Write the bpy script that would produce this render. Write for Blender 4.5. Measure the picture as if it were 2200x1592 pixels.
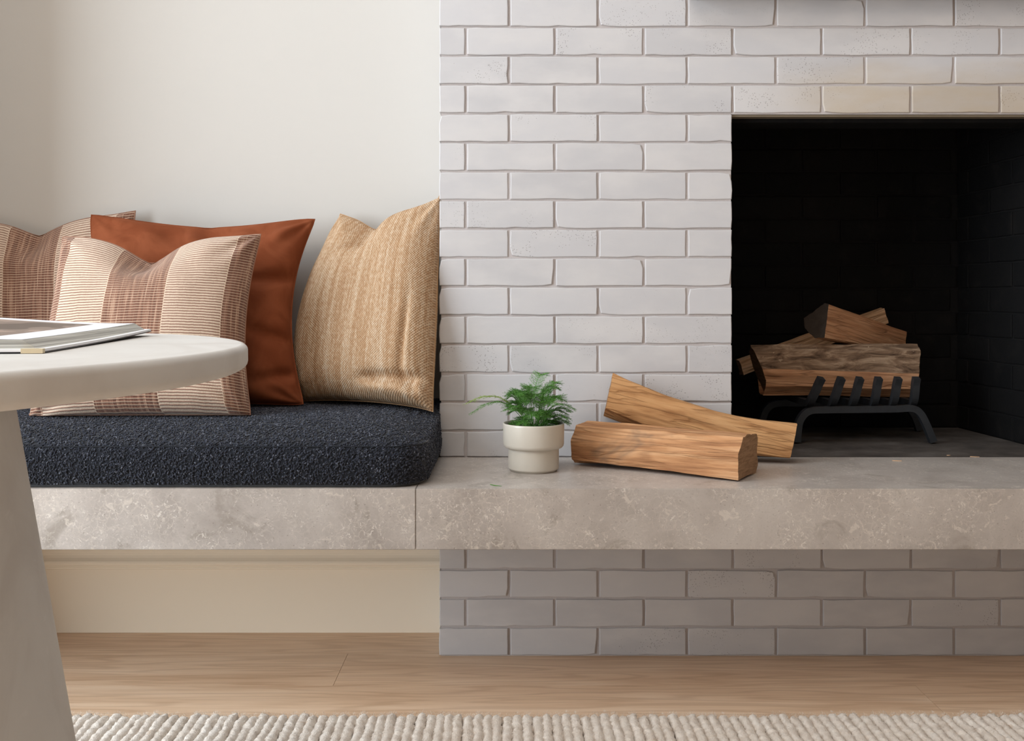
import bpy, bmesh, math, random
import numpy as np
from mathutils import Vector, Matrix, noise

for o in list(bpy.data.objects):
    bpy.data.objects.remove(o)
S = bpy.context.scene
COL = S.collection
random.seed(7)
PI = math.pi

# ---------------------------------------------------------------- camera
F, HX, HY = 2120.0, 1100.0, 640.0          # focal length and vanishing point in pixels of the 2200 x 1592 frame
CAM = Vector((0, -2.25, 0.817))
cd = bpy.data.cameras.new('camera')
cam = bpy.data.objects.new('camera', cd)
COL.objects.link(cam)
cam.location = CAM
cam.rotation_euler = (PI / 2, 0, 0)
cd.sensor_width = 36
cd.lens = 36 * F / 2200
cd.shift_y = -(796 - HY) / 2200
cd.clip_start = 0.05
S.camera = cam

# ---------------------------------------------------------------- world, lights, exposure
w = bpy.data.worlds.new('world')
S.world = w
w.use_nodes = True
w.node_tree.nodes['Background'].inputs[0].default_value = (0.75, 0.86, 1.0, 1)
w.node_tree.nodes['Background'].inputs[1].default_value = 0.25


def area(name, loc, rot, sx, sy, power, col):
    l = bpy.data.lights.new(name, 'AREA')
    l.shape = 'RECTANGLE'
    l.size, l.size_y, l.energy, l.color = sx, sy, power, col
    o = bpy.data.objects.new(name, l)
    COL.objects.link(o)
    o.location, o.rotation_euler = loc, rot
    return o


# daylight through the tall window in the left wall, then two added fill lights
area('window_daylight', (-3.16, -2.15, 1.77), (0, -PI / 2, 0), 3.05, 2.3, 340, (0.83, 0.92, 1.0))
area('overhead_fill', (-0.5, -1.45, 3.43), (0, 0, 0), 2.0, 0.8, 34, (0.84, 0.92, 1.0))  # added light from above that brightens the slab, table and rug tops
area('warm_fill', (-0.7, -3.0, 3.35), (0, 0, 0), 1.2, 1.2, 32, (1.0, 0.74, 0.50))  # added warm fill for the shaded faces, not a real lamp

vs = S.view_settings
vs.view_transform = 'Standard'
vs.look = 'None'
vs.exposure = -0.48
vs.gamma = 1.0
vs.use_curve_mapping = False


# ---------------------------------------------------------------- helpers
def at(px, py, Y):
    d = Y - CAM.y
    return Vector(((px - HX) * d / F, Y, CAM.z - (py - HY) * d / F))


def lin(c):
    return tuple(((v / 255) / 12.92 if v / 255 <= 0.04045 else ((v / 255 + 0.055) / 1.055) ** 2.4) for v in c) + (1,)


def tag(o, label=None, cat=None, group=None, kind=None):
    if label: o['label'] = label
    if cat: o['category'] = cat
    if group: o['group'] = group
    if kind: o['kind'] = kind
    return o


def empty(name, loc=(0, 0, 0)):
    o = bpy.data.objects.new(name, None)
    o.empty_display_size = 0.05
    COL.objects.link(o)
    o.location = loc
    return o


def link(name, me, mat=None, parent=None, loc=None, smooth=False):
    if mat is not None:
        for m in (mat if isinstance(mat, (list, tuple)) else [mat]):
            me.materials.append(m)
    if smooth:
        me.polygons.foreach_set('use_smooth', [True] * len(me.polygons))
    o = bpy.data.objects.new(name, me)
    COL.objects.link(o)
    if parent is not None:
        o.parent = parent
        if parent.type == 'EMPTY' or True:
            o.matrix_parent_inverse = Matrix.Translation(parent.location).inverted() if parent.parent is None else Matrix.Identity(4)
    if loc is not None: o.location = loc
    return o


def pymesh(name, verts, faces):
    me = bpy.data.meshes.new(name)
    me.from_pydata([tuple(v) for v in verts], [], faces)
    me.update()
    return me


def bm_mesh(name, bm):
    bmesh.ops.recalc_face_normals(bm, faces=bm.faces)
    me = bpy.data.meshes.new(name)
    bm.to_mesh(me)
    bm.free()
    return me


def bm_box(bm, x0, x1, y0, y1, z0, z1, bevel=0, seg=2):
    v = [bm.verts.new((x, y, z)) for z in (z0, z1) for y in (y0, y1) for x in (x0, x1)]
    f = [bm.faces.new([v[i] for i in q]) for q in ((0, 2, 3, 1), (4, 5, 7, 6), (0, 1, 5, 4), (2, 6, 7, 3), (0, 4, 6, 2), (1, 3, 7, 5))]
    if bevel:
        es = list({e for q in f for e in q.edges})
        bmesh.ops.bevel(bm, geom=es, offset=bevel, segments=seg, profile=0.5, affect='EDGES')


def box(name, x0, x1, y0, y1, z0, z1, mat, parent=None, bevel=0, seg=2):
    bm = bmesh.new()
    bm_box(bm, x0, x1, y0, y1, z0, z1, bevel, seg)
    return link(name, bm_mesh(name, bm), mat, parent)


def prism(bm, pts, z0, z1):
    a = [bm.verts.new((x, y, z0)) for x, y in pts]
    b = [bm.verts.new((x, y, z1)) for x, y in pts]
    n = len(pts)
    bm.faces.new(a[::-1]); bm.faces.new(b)
    for i in range(n):
        bm.faces.new((a[i], a[(i + 1) % n], b[(i + 1) % n], b[i]))


def tube_mesh(name, path, radii, sides=8, square=False, cap=True):
    """swept section along a list of points"""
    path = [Vector(p) for p in path]
    if not isinstance(radii, (list, tuple)): radii = [radii] * len(path)
    verts, faces = [], []
    up = Vector((0, 0, 1))
    prev = None
    for i, p in enumerate(path):
        t = (path[min(i + 1, len(path) - 1)] - path[max(i - 1, 0)]).normalized()
        if prev is None:
            a = t.cross(up)
            if a.length < 1e-3: a = t.cross(Vector((1, 0, 0)))
            a.normalize()
        else:
            a = (prev - t * prev.dot(t)).normalized()
        prev = a
        b = t.cross(a)
        for k in range(sides):
            ang = 2 * PI * (k + (0.5 if square else 0)) / sides
            verts.append(p + (a * math.cos(ang) + b * math.sin(ang)) * radii[i] * (1.414 if square else 1))
    n = len(path)
    for i in range(n - 1):
        for k in range(sides):
            k2 = (k + 1) % sides
            faces.append((i * sides + k, i * sides + k2, (i + 1) * sides + k2, (i + 1) * sides + k))
    if cap:
        faces.append(tuple(range(sides))[::-1])
        faces.append(tuple((n - 1) * sides + k for k in range(sides)))
    return pymesh(name, verts, faces)


def lathe_mesh(name, prof, n=48, bump=None):
    verts, faces = [], []
    for (r, z) in prof:
        for k in range(n):
            a = 2 * PI * k / n
            rr = r * (1 + (bump(a, z) if bump else 0))
            verts.append((rr * math.cos(a), rr * math.sin(a), z))
    for i in range(len(prof) - 1):
        for k in range(n):
            k2 = (k + 1) % n
            faces.append((i * n + k, i * n + k2, (i + 1) * n + k2, (i + 1) * n + k))
    faces.append(tuple(range(n))[::-1])
    faces.append(tuple((len(prof) - 1) * n + k for k in range(n)))
    return pymesh(name, verts, faces)


def sstep(x, a, b):
    t = max(0.0, min(1.0, (x - a) / (b - a)))
    return t * t * (3 - 2 * t)


# ---------------------------------------------------------------- material helpers
class NT:
    def __init__(s, name):
        s.m = bpy.data.materials.new(name)
        s.m.use_nodes = True
        s.t = s.m.node_tree
        s.b = s.t.nodes['Principled BSDF']
        s.tc = None

    def n(s, typ, **kw):
        nd = s.t.nodes.new(typ)
        for k, v in kw.items():
            if k == 'inp':
                for kk, vv in v.items():
                    s.set(nd.inputs[kk], vv)
            else:
                setattr(nd, k, v)
        return nd

    def set(s, sock, v):
        if isinstance(v, bpy.types.NodeSocket): s.t.links.new(v, sock)
        elif isinstance(v, bpy.types.Node): s.t.links.new(v.outputs[0], sock)
        else: sock.default_value = v

    def co(s, kind='Object'):
        if s.tc is None: s.tc = s.n('ShaderNodeTexCoord')
        return s.tc.outputs[kind]

    def pos(s):
        return s.n('ShaderNodeNewGeometry').outputs['Position']

    def map(s, v, scale=(1, 1, 1), loc=(0, 0, 0), rot=(0, 0, 0)):
        return s.n('ShaderNodeMapping', inp={'Vector': v, 'Scale': scale, 'Location': loc, 'Rotation': rot}).outputs[0]

    def noise(s, v, scale=5, detail=4, rough=0.55, dist=0.0, out=0):
        return s.n('ShaderNodeTexNoise', inp={'Vector': v, 'Scale': scale, 'Detail': detail, 'Roughness': rough, 'Distortion': dist}).outputs[out]

    def voro(s, v, scale=5, feature='F1', out=0, rnd=1.0):
        return s.n('ShaderNodeTexVoronoi', feature=feature, inp={'Vector': v, 'Scale': scale, 'Randomness': rnd}).outputs[out]

    def math(s, op, a, b=0.0, c=0.0, clamp=False):
        return s.n('ShaderNodeMath', operation=op, use_clamp=clamp, inp={0: a, 1: b, 2: c}).outputs[0]

    def ramp(s, fac, stops, interp='LINEAR'):
        r = s.n('ShaderNodeValToRGB', inp={0: fac})
        r.color_ramp.interpolation = interp
        e = r.color_ramp.elements
        while len(e) < len(stops): e.new(0.5)
        for el, (p, c) in zip(e, stops):
            el.position = p
            el.color = c if len(c) == 4 else tuple(c) + (1,)
        return r.outputs[0]

    def step(s, v, a, b):
        return s.n('ShaderNodeMapRange', interpolation_type='SMOOTHSTEP', inp={0: v, 1: a, 2: b, 3: 0.0, 4: 1.0}).outputs[0]

    def mix(s, fac, a, b, mode='MIX'):
        m = s.n('ShaderNodeMix', data_type='RGBA', blend_type=mode)
        s.set(m.inputs[0], fac); s.set(m.inputs[6], a); s.set(m.inputs[7], b)
        return m.outputs[2]

    def bump(s, h, strength=0.3, dist=0.002, normal=None):
        b = s.n('ShaderNodeBump', inp={'Height': h, 'Strength': strength, 'Distance': dist})
        if normal is not None: s.set(b.inputs['Normal'], normal)
        return b.outputs[0]

    def sep(s, v):
        return s.n('ShaderNodeSeparateXYZ', inp={0: v}).outputs

    def out(s, color=None, rough=0.6, normal=None, spec=None, **kw):
        if color is not None: s.set(s.b.inputs['Base Color'], color)
        s.set(s.b.inputs['Roughness'], rough)
        if normal is not None: s.set(s.b.inputs['Normal'], normal)
        if spec is not None: s.set(s.b.inputs['Specular IOR Level'], spec)
        for k, v in kw.items(): s.set(s.b.inputs[k.replace('_', ' ')], v)
        return s.m


def rgb(*c): return lin(c)


# --- room materials
def m_plaster(name, c, var=0.03):
    t = NT(name)
    n1 = t.noise(t.pos(), 2.2, 4)
    col = t.mix(t.math('MULTIPLY', n1, 0.5), rgb(*c), tuple(v * (1 - var * 2) for v in rgb(*c)[:3]) + (1,))
    h = t.noise(t.pos(), 60, 3)
    return t.out(col, 0.75, t.bump(h, 0.05, 0.002), 0.25)


M_wall = m_plaster('wall_paint', (200, 196, 190))
M_room = m_plaster('room_paint', (176, 166, 156))
M_base = m_plaster('baseboard_paint', (246, 232, 210), 0.01)


def m_brick():
    t = NT('white_painted_brick')
    oi = t.n('ShaderNodeObjectInfo')
    rnd = oi.outputs['Random']
    p = t.pos()
    off = t.n('ShaderNodeCombineXYZ', inp={0: t.math('MULTIPLY', rnd, 37.0), 1: t.math('MULTIPLY', rnd, 11.0), 2: 0.0}).outputs[0]
    v = t.n('ShaderNodeVectorMath', operation='ADD', inp={0: p, 1: off}).outputs[0]
    base = t.mix(rnd, rgb(196, 194, 195), rgb(187, 185, 186))
    soft = t.noise(t.map(v, (6, 6, 14)), 1.0, 4)
    base = t.mix(t.step(soft, 0.35, 0.75), base, rgb(202, 199, 198))
    # pits, many on some bricks and few on others
    pitn = t.voro(v, 210, 'F1')
    patch = t.noise(v, 16, 3, 0.6)
    r2 = t.math('FRACT', t.math('MULTIPLY', rnd, 17.3))
    thr = t.math('MULTIPLY_ADD', t.step(r2, 0.55, 0.95), 0.19, 0.03)
    few = t.step(patch, 0.44, 0.58)
    lim = t.math('MULTIPLY', thr, t.math('ADD', few, 0.12))
    pit = t.math('LESS_THAN', pitn, lim)
    base = t.mix(t.math('MULTIPLY', pit, 0.5), base, rgb(100, 94, 92))
    # smoke stains over the fire opening: pale ochre, with ragged edges
    s = t.sep(p)
    wob = t.math('MULTIPLY_ADD', t.noise(t.map(p, (3, 3, 9)), 1.0, 4), 0.16, -0.08)
    z = t.math('ADD', s[2], wob)
    low = t.math('SUBTRACT', 1.0, t.step(z, 1.285, 1.365))
    hi = t.step(z, 1.19, 1.23)
    xs = t.step(s[0], 0.52, 0.80)
    xe = t.math('SUBTRACT', 1.0, t.step(s[0], 1.20, 1.40))
    st = t.math('MULTIPLY', t.math('MULTIPLY', low, hi), t.math('MULTIPLY', xs, xe))
    st = t.math('MULTIPLY', st, t.math('MULTIPLY_ADD', t.noise(t.map(p, (7, 7, 22)), 1.0, 5), 1.1, 0.15), clamp=True)
    base = t.mix(t.math('MULTIPLY', st, 0.62), base, rgb(178, 154, 112))
    h = t.noise(t.map(v, (30, 30, 90)), 1.0, 5)
    h2 = t.noise(v, 24, 2)
    hh = t.math('ADD', t.math('MULTIPLY', h, 0.35), t.math('MULTIPLY', h2, 0.9))
    hh = t.math('SUBTRACT', hh, t.math('MULTIPLY', pit, 1.5))
    return t.out(base, 0.42, t.bump(hh, 0.35, 0.0016), 0.4)


M_brick = m_brick()


def m_simple(name, c, rough=0.6, nscale=40, amt=0.15, bump=0.15, bd=0.001, spec=0.4, metal=0.0):
    t = NT(name)
    n = t.noise(t.co(), nscale, 5)
    b = rgb(*c)
    col = t.mix(n, tuple(v * (1 - amt) for v in b[:3]) + (1,), tuple(min(1, v * (1 + amt)) for v in b[:3]) + (1,))
    return t.out(col, rough, t.bump(n, bump, bd), spec, Metallic=metal)


M_mortar = m_simple('grey_mortar', (184, 177, 175), 0.9, 300, 0.10, 0.4, 0.001, 0.1)
M_soot_mortar = m_simple('sooty_mortar', (26, 25, 25), 0.95, 120, 0.3, 0.4, 0.001, 0.1)


def m_sootbrick():
    t = NT('soot_black_brick')
    rnd = t.n('ShaderNodeObjectInfo').outputs['Random']
    p = t.pos()
    base = t.mix(rnd, rgb(11, 11, 12), rgb(19, 18, 18))
    n = t.noise(p, 14, 5)
    base = t.mix(t.step(n, 0.5, 0.8), base, rgb(25, 23, 22))
    return t.out(base, 0.8, t.bump(t.noise(p, 120, 5), 0.5, 0.002), 0.15)


M_sootbrick = m_sootbrick()


def m_ash():
    t = NT('ashy_firebox_floor')
    p = t.pos()
    c = t.ramp(t.noise(p, 9, 6, 0.62), [(0.3, rgb(58, 53, 50)), (0.55, rgb(84, 77, 72)), (0.75, rgb(104, 98, 94))])
    return t.out(c, 0.9, t.bump(t.noise(p, 90, 5), 0.3, 0.002), 0.15)


M_ash = m_ash()


def m_stone():
    t = NT('fossil_limestone')
    p = t.co()
    n = t.noise(p, 7, 6, 0.6, 0.4)
    c = t.ramp(n, [(0.28, rgb(160, 150, 142)), (0.5, rgb(180, 170, 162)), (0.72, rgb(192, 183, 175))])
    dk = t.noise(t.map(p, loc=(3, 1, 7)), 11, 5, 0.65, 0.8)
    c = t.mix(t.math('MULTIPLY', t.step(dk, 0.56, 0.72), 0.65), c, rgb(140, 130, 119))
    # shell fragments: small curled pale flecks gathered in patches
    pat = t.step(t.noise(t.map(p, loc=(5, 2, 1)), 15, 4, 0.6), 0.34, 0.60)
    warp = t.n('ShaderNodeVectorMath', operation='MULTIPLY_ADD', inp={0: t.noise(p, 55, 3, out=1), 1: (0.022, 0.022, 0.022), 2: p}).outputs[0]
    fl = t.noise(warp, 120, 2, 0.5, 1.6)
    f1 = t.step(fl, 0.60, 0.67)
    c = t.mix(t.math('MULTIPLY', t.math('MULTIPLY', f1, pat), 0.72), c, rgb(222, 214, 204))
    v2 = t.voro(warp, 62, 'DISTANCE_TO_EDGE')
    rim = t.math('SUBTRACT', 1.0, t.step(v2, 0.02, 0.09))
    c = t.mix(t.math('MULTIPLY', t.math('MULTIPLY', rim, pat), 0.26), c, rgb(216, 205, 192))
    big = t.step(t.noise(warp, 34, 3, 0.55, 1.2), 0.63, 0.69)
    c = t.mix(t.math('MULTIPLY', big, 0.5), c, rgb(219, 208, 195))
    dots = t.math('LESS_THAN', t.voro(p, 85), 0.09)
    c = t.mix(t.math('MULTIPLY', dots, 0.45), c, rgb(105, 95, 86))
    gr = t.noise(p, 260, 3, 0.7)
    c = t.mix(t.math('MULTIPLY', t.step(gr, 0.55, 0.75), 0.45), c, rgb(134, 123, 113))
    h = t.math('SUBTRACT', t.noise(p, 150, 4), t.math('MULTIPLY', dots, 1.0))
    return t.out(c, 0.36, t.bump(h, 0.08, 0.001), 0.5)


M_stone = m_stone()


def m_oak():
    t = NT('oak_floor')
    rnd = t.n('ShaderNodeObjectInfo').outputs['Random']
    p = t.pos()
    off = t.n('ShaderNodeCombineXYZ', inp={0: t.math('MULTIPLY', rnd, 31.0), 1: t.math('MULTIPLY', rnd, 7.0), 2: 0.0}).outputs[0]
    v = t.n('ShaderNodeVectorMath', operation='ADD', inp={0: p, 1: off}).outputs[0]
    g1 = t.noise(t.map(v, (1.3, 14, 1)), 1.6, 5, 0.6, 0.6)
    g2 = t.noise(t.map(v, (4, 120, 1)), 1.5, 4, 0.6)
    c = t.ramp(g1, [(0.3, rgb(208, 172, 140)), (0.5, rgb(226, 194, 163)), (0.72, rgb(236, 208, 180))])
    c = t.mix(t.math('MULTIPLY', t.step(g2, 0.5, 0.75), 0.30), c, rgb(186, 148, 114))
    c = t.mix(t.math('MULTIPLY', rnd, 0.22), c, rgb(192, 154, 120))
    lw = t.noise(t.map(v, (0.55, 8, 1), loc=(3, 3, 0)), 1.6, 2, 0.5, 0.3)
    ln_ = t.math('SUBTRACT', 1.0, t.step(t.math('ABSOLUTE', t.math('SUBTRACT', t.math('FRACT', t.math('MULTIPLY', lw, 11.0)), 0.5)), 0.02, 0.26))
    c = t.mix(t.math('MULTIPLY', ln_, 0.30), c, rgb(172, 132, 98))
    kn = t.step(t.math('SUBTRACT', 0.05, t.voro(t.map(v, (1.2, 6, 1)), 2.1)), 0.0, 0.04)
    c = t.mix(t.math('MULTIPLY', kn, 0.5), c, rgb(110, 80, 58))
    return t.out(c, 0.42, t.bump(g2, 0.06, 0.001), 0.45)


M_oak = m_oak()
M_dark = m_simple('dark_gap', (60, 45, 34), 0.9)

# ================================================================ ROOM SHELL
YW = 0.172          # plaster wall face
CX0, CX1 = -0.1656, 1.95     # chimney breast
FX0, FX1 = 0.502, 1.281      # fire opening
ZS = 0.454          # top of stone slab
ZO = 1.236          # top of fire opening
YB = -0.3734        # front of stone slab
RX0, RX1, RY0, RZ = -3.2, 3.4, -4.7, 3.4

# floor with oak planks
floor = box('floor', RX0, RX1, RY0, YW + 0.1, -0.06, -0.0185, M_dark)
tag(floor, kind='structure')
rows = 0
y1 = 0.2035
pm = {}
while y1 > RY0:
    y0 = max(RY0, y1 - 0.187)
    offs = [0.62, -0.377, -1.05, 0.2, -0.8, 1.0][rows % 6]
    x = offs - 1.9 * 3
    xs = [x + 1.9 * k for k in range(8)]
    for a, b in zip(xs, xs[1:]):
        a, b = max(a, RX0), min(b, RX1)
        if b - a < 0.05: continue
        bm = bmesh.new()
        bm_box(bm, a + 0.0004, b - 0.0004, y0 + 0.0005, y1 - 0.0005, -0.018, 0.0)
        link('plank', bm_mesh('plank', bm), M_oak, floor)
    y1 -= 0.187
    rows += 1

bm = bmesh.new()
bm_box(bm, RX0, FX0 - 0.12, YW, YW + 0.12, 0, RZ)
bm_box(bm, FX1 + 0.12, RX1, YW, YW + 0.12, 0, RZ)
bm_box(bm, FX0 - 0.12, FX1 + 0.12, YW, YW + 0.12, 0, ZS - 0.04)
bm_box(bm, FX0 - 0.12, FX1 + 0.12, YW, YW + 0.12, 1.66, RZ)
wall = link('wall_back', bm_mesh('wall_back', bm), M_wall)
tag(wall, kind='structure')
# unseen return added past the bench end to shade the left of the wall
tag(box('wall_shade_nib', RX0, -1.40, -0.28, YW, 0, RZ, M_wall), kind='structure')
tag(box('wall_right', RX1, RX1 + 0.1, RY0, YW, 0, RZ, M_room), kind='structure')
tag(box('wall_rear', RX0, RX1, RY0 - 0.1, RY0, 0, RZ, M_room), kind='structure')
bm = bmesh.new()
KX0, KX1, KY0, KY1 = -1.55, 0.55, -1.90, -1.0          # opening for the added overhead fill
bm_box(bm, RX0, KX0, RY0, YW + 0.12, RZ, RZ + 0.1)
bm_box(bm, KX1, RX1, RY0, YW + 0.12, RZ, RZ + 0.1)
bm_box(bm, KX0, KX1, RY0, KY0, RZ, RZ + 0.1)
bm_box(bm, KX0, KX1, KY1, YW + 0.12, RZ, RZ + 0.1)
tag(link('ceiling', bm_mesh('ceiling', bm), M_wall), kind='structure')
bm = bmesh.new()
WY0, WY1, WZ0, WZ1 = -3.32, -0.98, 0.22, 3.32
bm_box(bm, RX0 - 0.15, RX0, RY0, WY0, 0, RZ)
bm_box(bm, RX0 - 0.15, RX0, WY1, -0.28, 0, RZ)
bm_box(bm, RX0 - 0.15, RX0, WY0, WY1, 0, WZ0)
bm_box(bm, RX0 - 0.15, RX0, WY0, WY1, WZ1, RZ)
tag(link('wall_left', bm_mesh('wall_left', bm), M_room), kind='structure')

# baseboard: tall flat board with a moulded cap
bb = empty('baseboard_back', (-0.8, 0.155, 0))
tag(bb, kind='structure')
zb1 = CAM.z - (1224 - HY) * (2.25 + 0.139) / F
box('board', -1.40, CX0 - 0.0005, 0.156, YW, 0.0, zb1, M_base, bb, 0.001)
prof = [(0.172, zb1), (0.1435, zb1), (0.142, zb1 + 0.0012), (0.1418, zb1 + 0.0045), (0.1435, zb1 + 0.0055), (0.1425, zb1 + 0.008), (0.1402, zb1 + 0.0115), (0.1398, zb1 + 0.0155), (0.1415, zb1 + 0.0195),
        (0.1448, zb1 + 0.0225), (0.1485, zb1 + 0.0265), (0.1510, zb1 + 0.0315), (0.1520, zb1 + 0.0375), (0.1520, zb1 + 0.050), (0.158, zb1 + 0.056), (0.164, zb1 + 0.062), (0.172, zb1 + 0.064)]
vv = [(x, y, z) for x in (-1.40, CX0 - 0.0005) for y, z in prof]
n = len(prof)
ff = [(i, (i + 1) % n, n + (i + 1) % n, n + i) for i in range(n)] + [tuple(range(n))[::-1], tuple(range(n, 2 * n))]
link('moulding', pymesh('moulding', vv, ff), M_base, bb)

# chimney breast: mortar core with the fire opening, bricks as children
bm = bmesh.new()
MI = 0.0030
bm_box(bm, CX0 + 0.004, CX1, MI, YW, 0.0, ZS - 0.04)
bm_box(bm, CX0 + 0.004, FX0 - 0.002, MI, YW, ZS - 0.04, ZS)
bm_box(bm, FX1 + 0.002, CX1, MI, YW, ZS - 0.04, ZS)
bm_box(bm, CX0 + 0.004, FX0 - 0.002, MI, YW, ZS, ZO)
bm_box(bm, FX1 + 0.002, CX1, MI, YW, ZS, ZO)
bm_box(bm, CX0 + 0.004, CX1, MI, 0.13, ZO, 1.62)
bm_box(bm, CX0 + 0.004, CX1, MI, YW, 1.62, RZ)
chim = link('wall_chimney', bm_mesh('wall_chimney', bm), M_mortar)
tag(chim, kind='structure')


def brick_mesh(wd, ht, dp, rng, chip=0.5, r=0.0016, jit=0.0008):
    """rounded, slightly ragged brick; front face at y=0, centred in x and z"""
    nx, nz = max(3, int(wd / 0.02)), 3
    b = []
    for i in range(nx): b.append((-wd / 2 + wd * i / nx, -ht / 2, 0, -1))
    for i in range(nz): b.append((wd / 2, -ht / 2 + ht * i / nz, 1, 0))
    for i in range(nx): b.append((wd / 2 - wd * i / nx, ht / 2, 0, 1))
    for i in range(nz): b.append((-wd / 2, ht / 2 - ht * i / nz, -1, 0))
    m = len(b)
    pts = []
    cn = {0, nx, nx + nz, 2 * nx + nz}
    cs = {}
    for k in cn: cs[k] = rng.random() * 0.0008 + (0.004 if rng.random() < chip * 0.12 else 0)
    ph = [rng.random() * 6 for _ in range(4)]
    for k, (x, z, ox, oz) in enumerate(b):
        j = rng.uniform(-jit, jit) * 0.8 + 0.0006 * math.sin(x * 30 + ph[0]) * abs(oz) + 0.0005 * math.sin(z * 60 + ph[1]) * abs(ox)
        if k in cn:
            c = cs[k]
            x -= math.copysign(c, x); z -= math.copysign(c * 0.7, z)
        else:
            if rng.random() < chip * 0.05: j -= 0.0022
            x += ox * j; z += oz * j
        pts.append((x, z))
    V, Fc = [], []
    def ring(inset, y):
        for (x, z) in pts:
            sx = 1 - inset / (wd / 2); sz = 1 - inset / (ht / 2)
            V.append((x * sx, y, z * sz))
    ring(0.0003, dp); ring(0, r); ring(r * 0.35, r * 0.3); ring(r * 1.2, 0.0)
    for q in range(3):
        for k in range(m):
            k2 = (k + 1) % m
            Fc.append((q * m + k, q * m + k2, (q + 1) * m + k2, (q + 1) * m + k))
    Fc.append(tuple(3 * m + k for k in range(m)))
    Fc.append(tuple(range(m))[::-1])
    me = pymesh('brick', V, Fc)
    bm = bmesh.new(); bm.from_mesh(me)
    bmesh.ops.recalc_face_normals(bm, faces=bm.faces)
    bm.to_mesh(me); bm.free()
    return me


rng = random.Random(3)
cache = {}


def put_brick(x0, x1, z0, z1, dp, parent, mat, var=9, tilt=0.004, prot=0.0012, yface=0.0):
    wd, ht = x1 - x0, z1 - z0
    key = (round(wd, 4), round(ht, 4), dp, rng.randrange(var), mat.name)
    if key not in cache:
        me = brick_mesh(wd, ht, dp, rng)
        me.materials.append(mat)
        cache[key] = me
    o = bpy.data.objects.new('brick', cache[key])
    COL.objects.link(o)
    o.parent = parent
    o.location = ((x0 + x1) / 2, yface + rng.uniform(-prot, prot * 0.6), (z0 + z1) / 2 + rng.uniform(-0.0004, 0.0004))
    o.rotation_euler = (rng.uniform(-tilt, tilt) * 0.7, rng.uniform(-1, 1) * 0.003, rng.uniform(-tilt, tilt))
    return o


PX = 2.25 / F
PITCH = 191.2 * PX
JW, JH = 5.2 * PX, 4.6 * PX


def brick_row(z0, z1, kindA, xlim):
    first = (1001.0 if kindA else 1094.0) - HX
    xj = first * PX
    joints = [xj + PITCH * k for k in range(13)]
    cuts = [CX0] + joints
    for i, (a, b) in enumerate(zip(cuts, cuts[1:])):
        bx0 = a + (0 if i == 0 else JW / 2)
        bx1 = min(b - JW / 2, CX1)
        if bx0 > CX1 - 0.03: continue
        for (h0, h1) in xlim:        # keep out of the fire opening
            if bx0 >= h0 - 0.03 and bx1 <= h1 + 0.03: bx0 = bx1
            elif bx0 < h0 < bx1: bx1 = h0 - 0.0005
            elif bx0 < h1 < bx1: bx0 = h1 + 0.0005
        if bx1 - bx0 < 0.02: continue
        put_brick(bx0, bx1, z0, z1, YW - 0.004 if i == 0 else 0.03, chim, M_brick)


def zpx(py): return CAM.z - (py - HY) * PX


CH = 62.0
for k in range(0, 21):            # above the slab: joint centres at y = 926, 864, ...
    yj = 926 - CH * k
    zt = zpx(yj + 0) - JH / 2
    zb = ZS + 0.001 if k == 0 else zpx(yj + CH) + JH / 2
    hole = [(FX0, FX1)] if zt < ZO + 0.01 else []
    brick_row(zb, zt, k % 2 == 0, hole)
for k in range(0, 5):             # below the slab, from the floor up
    zb = 0.0025 + 0.0658 * k
    zt = zb + 0.0658 - JH
    if k == 4: zt = min(zt, 0.336)
    brick_row(zb, zt, k % 2 == 1, [])

# firebox: splayed sides and back of soot-black bricks
fb = empty('firebox', (0.89, 0.26, ZS))
tag(fb, 'soot-blackened brick firebox recess behind the fire opening', 'firebox', kind='structure')
BX0, BX1, BY = 0.534, 1.249, 0.5175
bm = bmesh.new()
bm_box(bm, BX0 - 0.05, BX1 + 0.05, BY + 0.004, BY + 0.05, ZS - 0.02, 1.60)
for (fx, bx, s) in ((FX0, BX0, -1), (FX1, BX1, 1)):
    prism(bm, [(fx + s * 0.004, YW - 0.165), (bx + s * 0.004, BY + 0.004), (bx + s * 0.05, BY + 0.004), (fx + s * 0.06, YW - 0.165)][::(-1 if s < 0 else 1)], ZS - 0.02, 1.60)
bm_box(bm, BX0 - 0.06, BX1 + 0.06, 0.10, BY + 0.05, 1.60, 1.64)
link('lining', bm_mesh('lining', bm), M_soot_mortar, fb)
box('hearth_floor', FX0 - 0.001, FX1 + 0.001, -0.001, BY + 0.004, ZS - 0.03, ZS - 0.0015, M_ash, fb)
box('lintel', FX0, FX1, 0.006, 0.03, ZO - 0.005, ZO - 0.0005, m_simple('rusty_steel', (120, 108, 90), 0.7), fb)
box('smoke_shelf', FX0 + 0.002, FX1 - 0.002, 0.03, 0.11, ZO - 0.014, ZO + 0.03, M_sootbrick, fb)

dB = BY + 2.25
sB = dB / F
rB = random.Random(5)


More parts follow.
